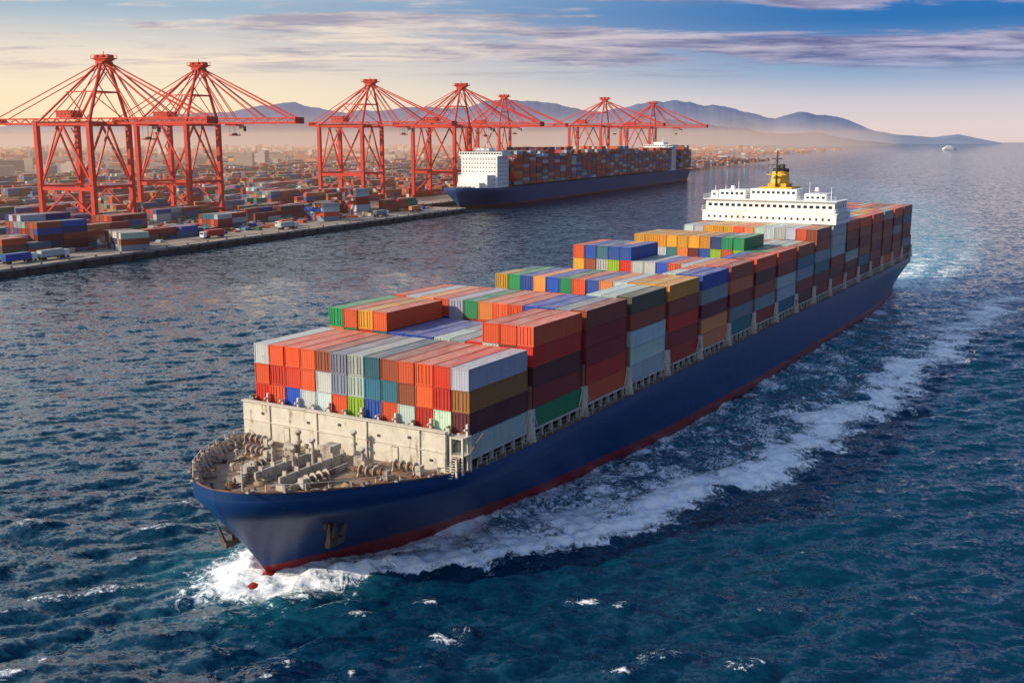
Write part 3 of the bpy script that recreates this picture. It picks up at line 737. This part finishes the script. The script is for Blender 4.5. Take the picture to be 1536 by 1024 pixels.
def truck(s,n,rz,col):
    p=q2w(s,n); e=empty('cargo_truck',(p[0],p[1],3.035),QRZ+rz); mb=MB()
    mb.b2(-6.3,6.2,-1.15,1.15,.95,1.25,1); mb.b2(-6.2,6.0,-1.22,1.22,1.27,3.85,0,col)
    mb.b2(6.6,8.9,-1.2,1.2,.7,3.3,2); mb.b2(8.9,8.95,-1.0,1.0,2.0,3.0,1); mb.b2(6.6,9.0,-1.1,1.1,.5,.7,1)
    for x in (-5.2,-3.9,4.6,5.9,8.2):
        for s_ in (-1,1): mb.cyl((x,s_*.8,.5),(x,s_*1.2,.5),.5,n=12,m=1)
    mb.build('body',[M_cont,M_dark,M_white],e)
for a_ in ((20,13,0,BL),(36,12,.05,GW),(140,14,3.1,RD),(196,11,0,GW),(210,20,3.1,OR),(300,13,0,GY_),(150,30,1.2,TL),(350,15,0,LO),(95,28,.3,GW),(5,22,3.1,GD)): truck(*a_)
mb=MB()
for i in range(620):
    x=random.uniform(-60,395); y=random.uniform(20,110)
    mb.box(x,y,3.04+.6,random.uniform(1.5,6),random.uniform(1,3),random.uniform(.6,2.4),0,jit(random.choice(YP+[(.6,.52,.4),(.6,.6,.6),(.1,.2,.45),(.7,.45,.05)])),random.uniform(0,3))
mb.build('apron_cargo',[M_cont],None,(Q0[0],Q0[1],0),QRZ)
for i in range(9):
    s,n=30+i*150,150+60*(i%3); p=q2w(s,n); mb=MB()
    mb.cyl((0,0,0),(0,0,34),.45,.2,8,0); mb.cyl((0,0,33.5),(0,0,34.2),2.0,2.0,10,0)
    for k in range(6): mb.box(2.1*math.cos(k),2.1*math.sin(k),33.6,.8,.8,.5,0)
    mb.build('light_mast',[M_grey],None,(p[0],p[1],3.03))
mb=MB()
for i in range(4200):
    y=random.uniform(780,4600); x=random.uniform(-1200,6500)
    p=q2w(x,y)
    if p[1]<500 : continue
    hgt=random.choice((5,6,8,10,14)) if random.random()<.94 else random.uniform(16,30)
    col=jit(random.choice([(.42,.33,.27),(.46,.14,.08),(.5,.45,.4),(.25,.2,.18),(.5,.10,.06)]))
    mb.box(p[0],p[1],3.0+hgt/2,random.uniform(10,38),random.uniform(10,26),hgt,0,col,random.uniform(-.4,.4))
mb.build('distant_town',[M_cont])
mb=MB()
for i in range(1500):
    y=random.uniform(300,3000); x=random.uniform(1700,6500); p=q2w(x,y)
    mb.box(p[0],p[1],5,random.uniform(12,60),random.uniform(10,30),random.uniform(3,9),0,jit(random.choice(YP)),QRZ)
mb.build('distant_warehouses',[M_cont])

# ------------------------------------------------------------ berthed ship
B2=40.; L2=655.
s2=empty('container_ship',q2w(425,B2/2)+(0,),math.atan2(-D[1],-D[0]))
def half2(x,fr):
    d=(-6+8*sat(fr)**1.1)-x
    wl=np.interp(d,[0,10,30,60,90,560,L2],[0,6,13.5,18.5,20,20,13]); dk=np.interp(d,[0,.5,3,8,16,28,600,L2],[0,3,8,13,17.5,20,20,17]); g=sat(fr)**1.3
    return (wl*(1-g)+dk*g)*(1+min(fr,0)*.8)
XL2=[0,.5,1,2,4,7,11,16,22,30,40,55,75,100,200,350,500,580,620,L2]
make_hull('hull',s2,half2,lambda fr:-6+8*sat(fr)**1.1,lambda x:14.5+(1.5*((x+40)/42)**1.5 if x>-40 else 0),-L2,XL2,[hull_mat('hull_blue_paint_far',(0.005,0.042,0.155,1),.6),hull_mat('hull_maroon_far',(0.14,0.018,0.028,1),.6)],float(L2))
mb=MB()
for i in range(len(XL2)-1):
    x0,x1=1.9-XL2[i],1.9-XL2[i+1]; x1=max(x1,-L2+.3)
    mb.add([(x0,half2(x0,1)-.1,14.3),(x0,-half2(x0,1)+.1,14.3),(x1,-half2(x1,1)+.1,14.3),(x1,half2(x1,1)-.1,14.3)],[(0,1,2,3)],0)
for i in range(30): mb.box(random.uniform(-16,-3),random.uniform(-7,7),15.2,random.uniform(1,3),random.uniform(.6,1.5),random.uniform(.6,2.2),1)
mb.build('deck_plating',[M_deck,M_grey],s2)
mb=MB(); DP=[DR,MR,BR,BR,GY_,TL,OR,RD,OR,MR,GW,BL,BR,RD,GW,LO]
x=-68.
while x>-L2+14:
    if not(-592<x<-545):
        top=random.choice((9,10,10,11))
        for r in range(15):
            n_=top-random.choice((0,0,0,1))
            for t_ in range(n_): 
                if 2<r<12 and t_<n_-2: continue
                mb.box(x-6.1,(r-7)*2.6,15.6+1.3+t_*2.6,12.6,2.45,2.5,0,jit(random.choice(DP)))
    x-=14.2
mb.build('container_cargo',[M_cont],s2)
mb=MB()
def house(x0,x1,top,w=16):
    mb.b2(x0,x1,-w,w,14.3,top,0); mb.b2(x0+4,x1-2,-w-3,w+3,top,top+3,0); mb.b2(x0+6,x1-5,-6,6,top+3,top+6,0)
    z=17.
    while z<top-1:
        for i in range(12):
            mb.box(x1+.05,-w+2+i*(2*w-4)/11,z,.1,.8,.9,1)
        for i in range(6): mb.box(x0+3+i*(x1-x0-6)/5,w+.05,z,.9,.1,.9,1)
        mb.b2(x0-.3,x1+.3,-w-.3,w+.3,z+1.5,z+1.7,0); z+=3.1
    for i in range(16): mb.box(x1-1.95,-w-1.5+i*(2*w+3)/15,top+1.8,.1,1.4,1.2,1)
    mb.cyl((x0+8,0,top+6),(x0+8,0,top+12),.4,.2,8,0)
house(-62,-40,38,15); house(-588,-555,42,15)
mb.b2(-40,-28,-12,12,14.3,24,0); mb.b2(-34,-20,-9,9,14.3,18.5,0)
mb.build('superstructure',[M_white,M_glass],s2)

fe=empty('ferry_boat',(2620,6500,0),0.1)
mb=MB(); mb.add([(-38,-8,0),(30,-8,0),(44,0,0),(30,8,0),(-38,8,0),(-38,-9,7),(32,-9,7),(50,0,8.5),(32,9,7),(-38,9,7)],[(0,1,6,5),(1,2,7,6),(2,3,8,7),(3,4,9,8),(4,0,5,9),(5,6,7,8,9)],0)
mb.b2(-30,22,-7.5,7.5,7,13,0); mb.b2(-20,16,-6,6,13,18,0); mb.b2(4,14,-7,7,18,21,0); mb.cyl((-10,0,18),(-11,0,25),2.5,2,10,0)
for i in range(14): mb.box(-27+i*3.5,-7.53,10.5,1.8,.1,1.6,1)
mb.build('hull_and_cabins',[M_white,M_glass],fe)

def hills(name,R0,depth,prof,col,haze_glow,seed,jag=1.0,glow_fade_z=200.):
    azs=np.linspace(-42,26,900); rows=22
    us=[p[0] for p in prof]; hs=[p[1] for p in prof]
    r_=np.random.default_rng(seed)
    comps=[(2**k*0.9,r_.random()*6.28,r_.random()*6.28) for k in range(9)]
    vs=[];fs=[]
    for j in range(rows):
        v=j/(rows-1); shape=math.sin(math.pi*v)**0.8 if 0<v<1 else 0
        for i,a_ in enumerate(azs):
            u=768+1628*math.tan(math.radians(a_)); px=np.interp(u,us,hs)
            nz=sum(math.sin(f*math.radians(a_)*22+p1+v*2.2*(1+k*.5)*math.sin(a_*.3+k))*(0.60**k) for k,(f,p1,p2) in enumerate(comps))
            hgt=max(0,px*R0/1628+49)*shape*(1+0.09*jag*nz)
            R=R0+depth*(v-.5)
            vs.append((R*math.sin(math.radians(a_)),R*math.cos(math.radians(a_)),max(-20,hgt-8)))
    n_=len(azs)
    for j in range(rows-1):
        for i in range(n_-1): fs.append((j*n_+i,j*n_+i+1,(j+1)*n_+i+1,(j+1)*n_+i))
    mb=MB(); mb.add(vs,fs,0)
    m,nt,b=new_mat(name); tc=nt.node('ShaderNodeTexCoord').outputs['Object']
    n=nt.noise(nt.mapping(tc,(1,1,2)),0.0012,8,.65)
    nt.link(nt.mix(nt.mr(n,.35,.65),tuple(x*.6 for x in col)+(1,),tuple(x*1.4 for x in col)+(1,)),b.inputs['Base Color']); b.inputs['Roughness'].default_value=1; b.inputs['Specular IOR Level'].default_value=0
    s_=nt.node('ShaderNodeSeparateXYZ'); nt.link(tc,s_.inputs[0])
    nt.link(nt.mix(nt.mr(s_.outputs[2],0,glow_fade_z,0,1),(haze_glow[0]*2.0,haze_glow[1]*1.8,haze_glow[2]*1.35,1),haze_glow+(1,)),b.inputs['Emission Color']); b.inputs['Emission Strength'].default_value=1.0  # distance haze put into the hills as emission, brighter toward the foot
    mb.build(name,[m],smooth=True)
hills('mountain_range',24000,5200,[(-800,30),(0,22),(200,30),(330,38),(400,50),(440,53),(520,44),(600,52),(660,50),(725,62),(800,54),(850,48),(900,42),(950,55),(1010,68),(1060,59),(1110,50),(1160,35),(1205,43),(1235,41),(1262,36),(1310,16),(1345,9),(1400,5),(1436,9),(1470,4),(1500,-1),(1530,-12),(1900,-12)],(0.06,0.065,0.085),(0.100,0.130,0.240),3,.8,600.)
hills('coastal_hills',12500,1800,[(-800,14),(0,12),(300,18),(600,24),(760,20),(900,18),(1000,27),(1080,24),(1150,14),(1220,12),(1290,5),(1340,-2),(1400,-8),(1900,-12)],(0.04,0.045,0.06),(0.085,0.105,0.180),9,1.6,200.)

# ------------------------------------------------------------ haze over the port (volume box, warm glow put in as emission, no scattering)
mb=MB(); mb.b2(-500,5500,-30,7000,-3,95,0)
hz=bpy.data.materials.new('haze'); hz.use_nodes=True; ht_=NT(hz.node_tree); hz.node_tree.nodes.remove(hz.node_tree.nodes['Principled BSDF'])
out=hz.node_tree.nodes['Material Output']
ab=ht_.node('ShaderNodeVolumeAbsorption'); sig=1/7500.; ab.inputs['Density'].default_value=sig; ab.inputs['Color'].default_value=(0,0,0,1)
em=ht_.node('ShaderNodeEmission'); em.inputs['Color'].default_value=(1.0,0.66,0.47,1); em.inputs['Strength'].default_value=sig
ad=ht_.node('ShaderNodeAddShader'); ht_.link(ab.outputs[0],ad.inputs[0]); ht_.link(em.outputs[0],ad.inputs[1]); ht_.link(ad.outputs[0],out.inputs['Volume'])
mb.build('haze',[hz],None,(Q0[0],Q0[1],0),QRZ)

scene.view_settings.view_transform='Standard'; scene.view_settings.look='None'; scene.view_settings.exposure=0
print('WATER',nx,ny)
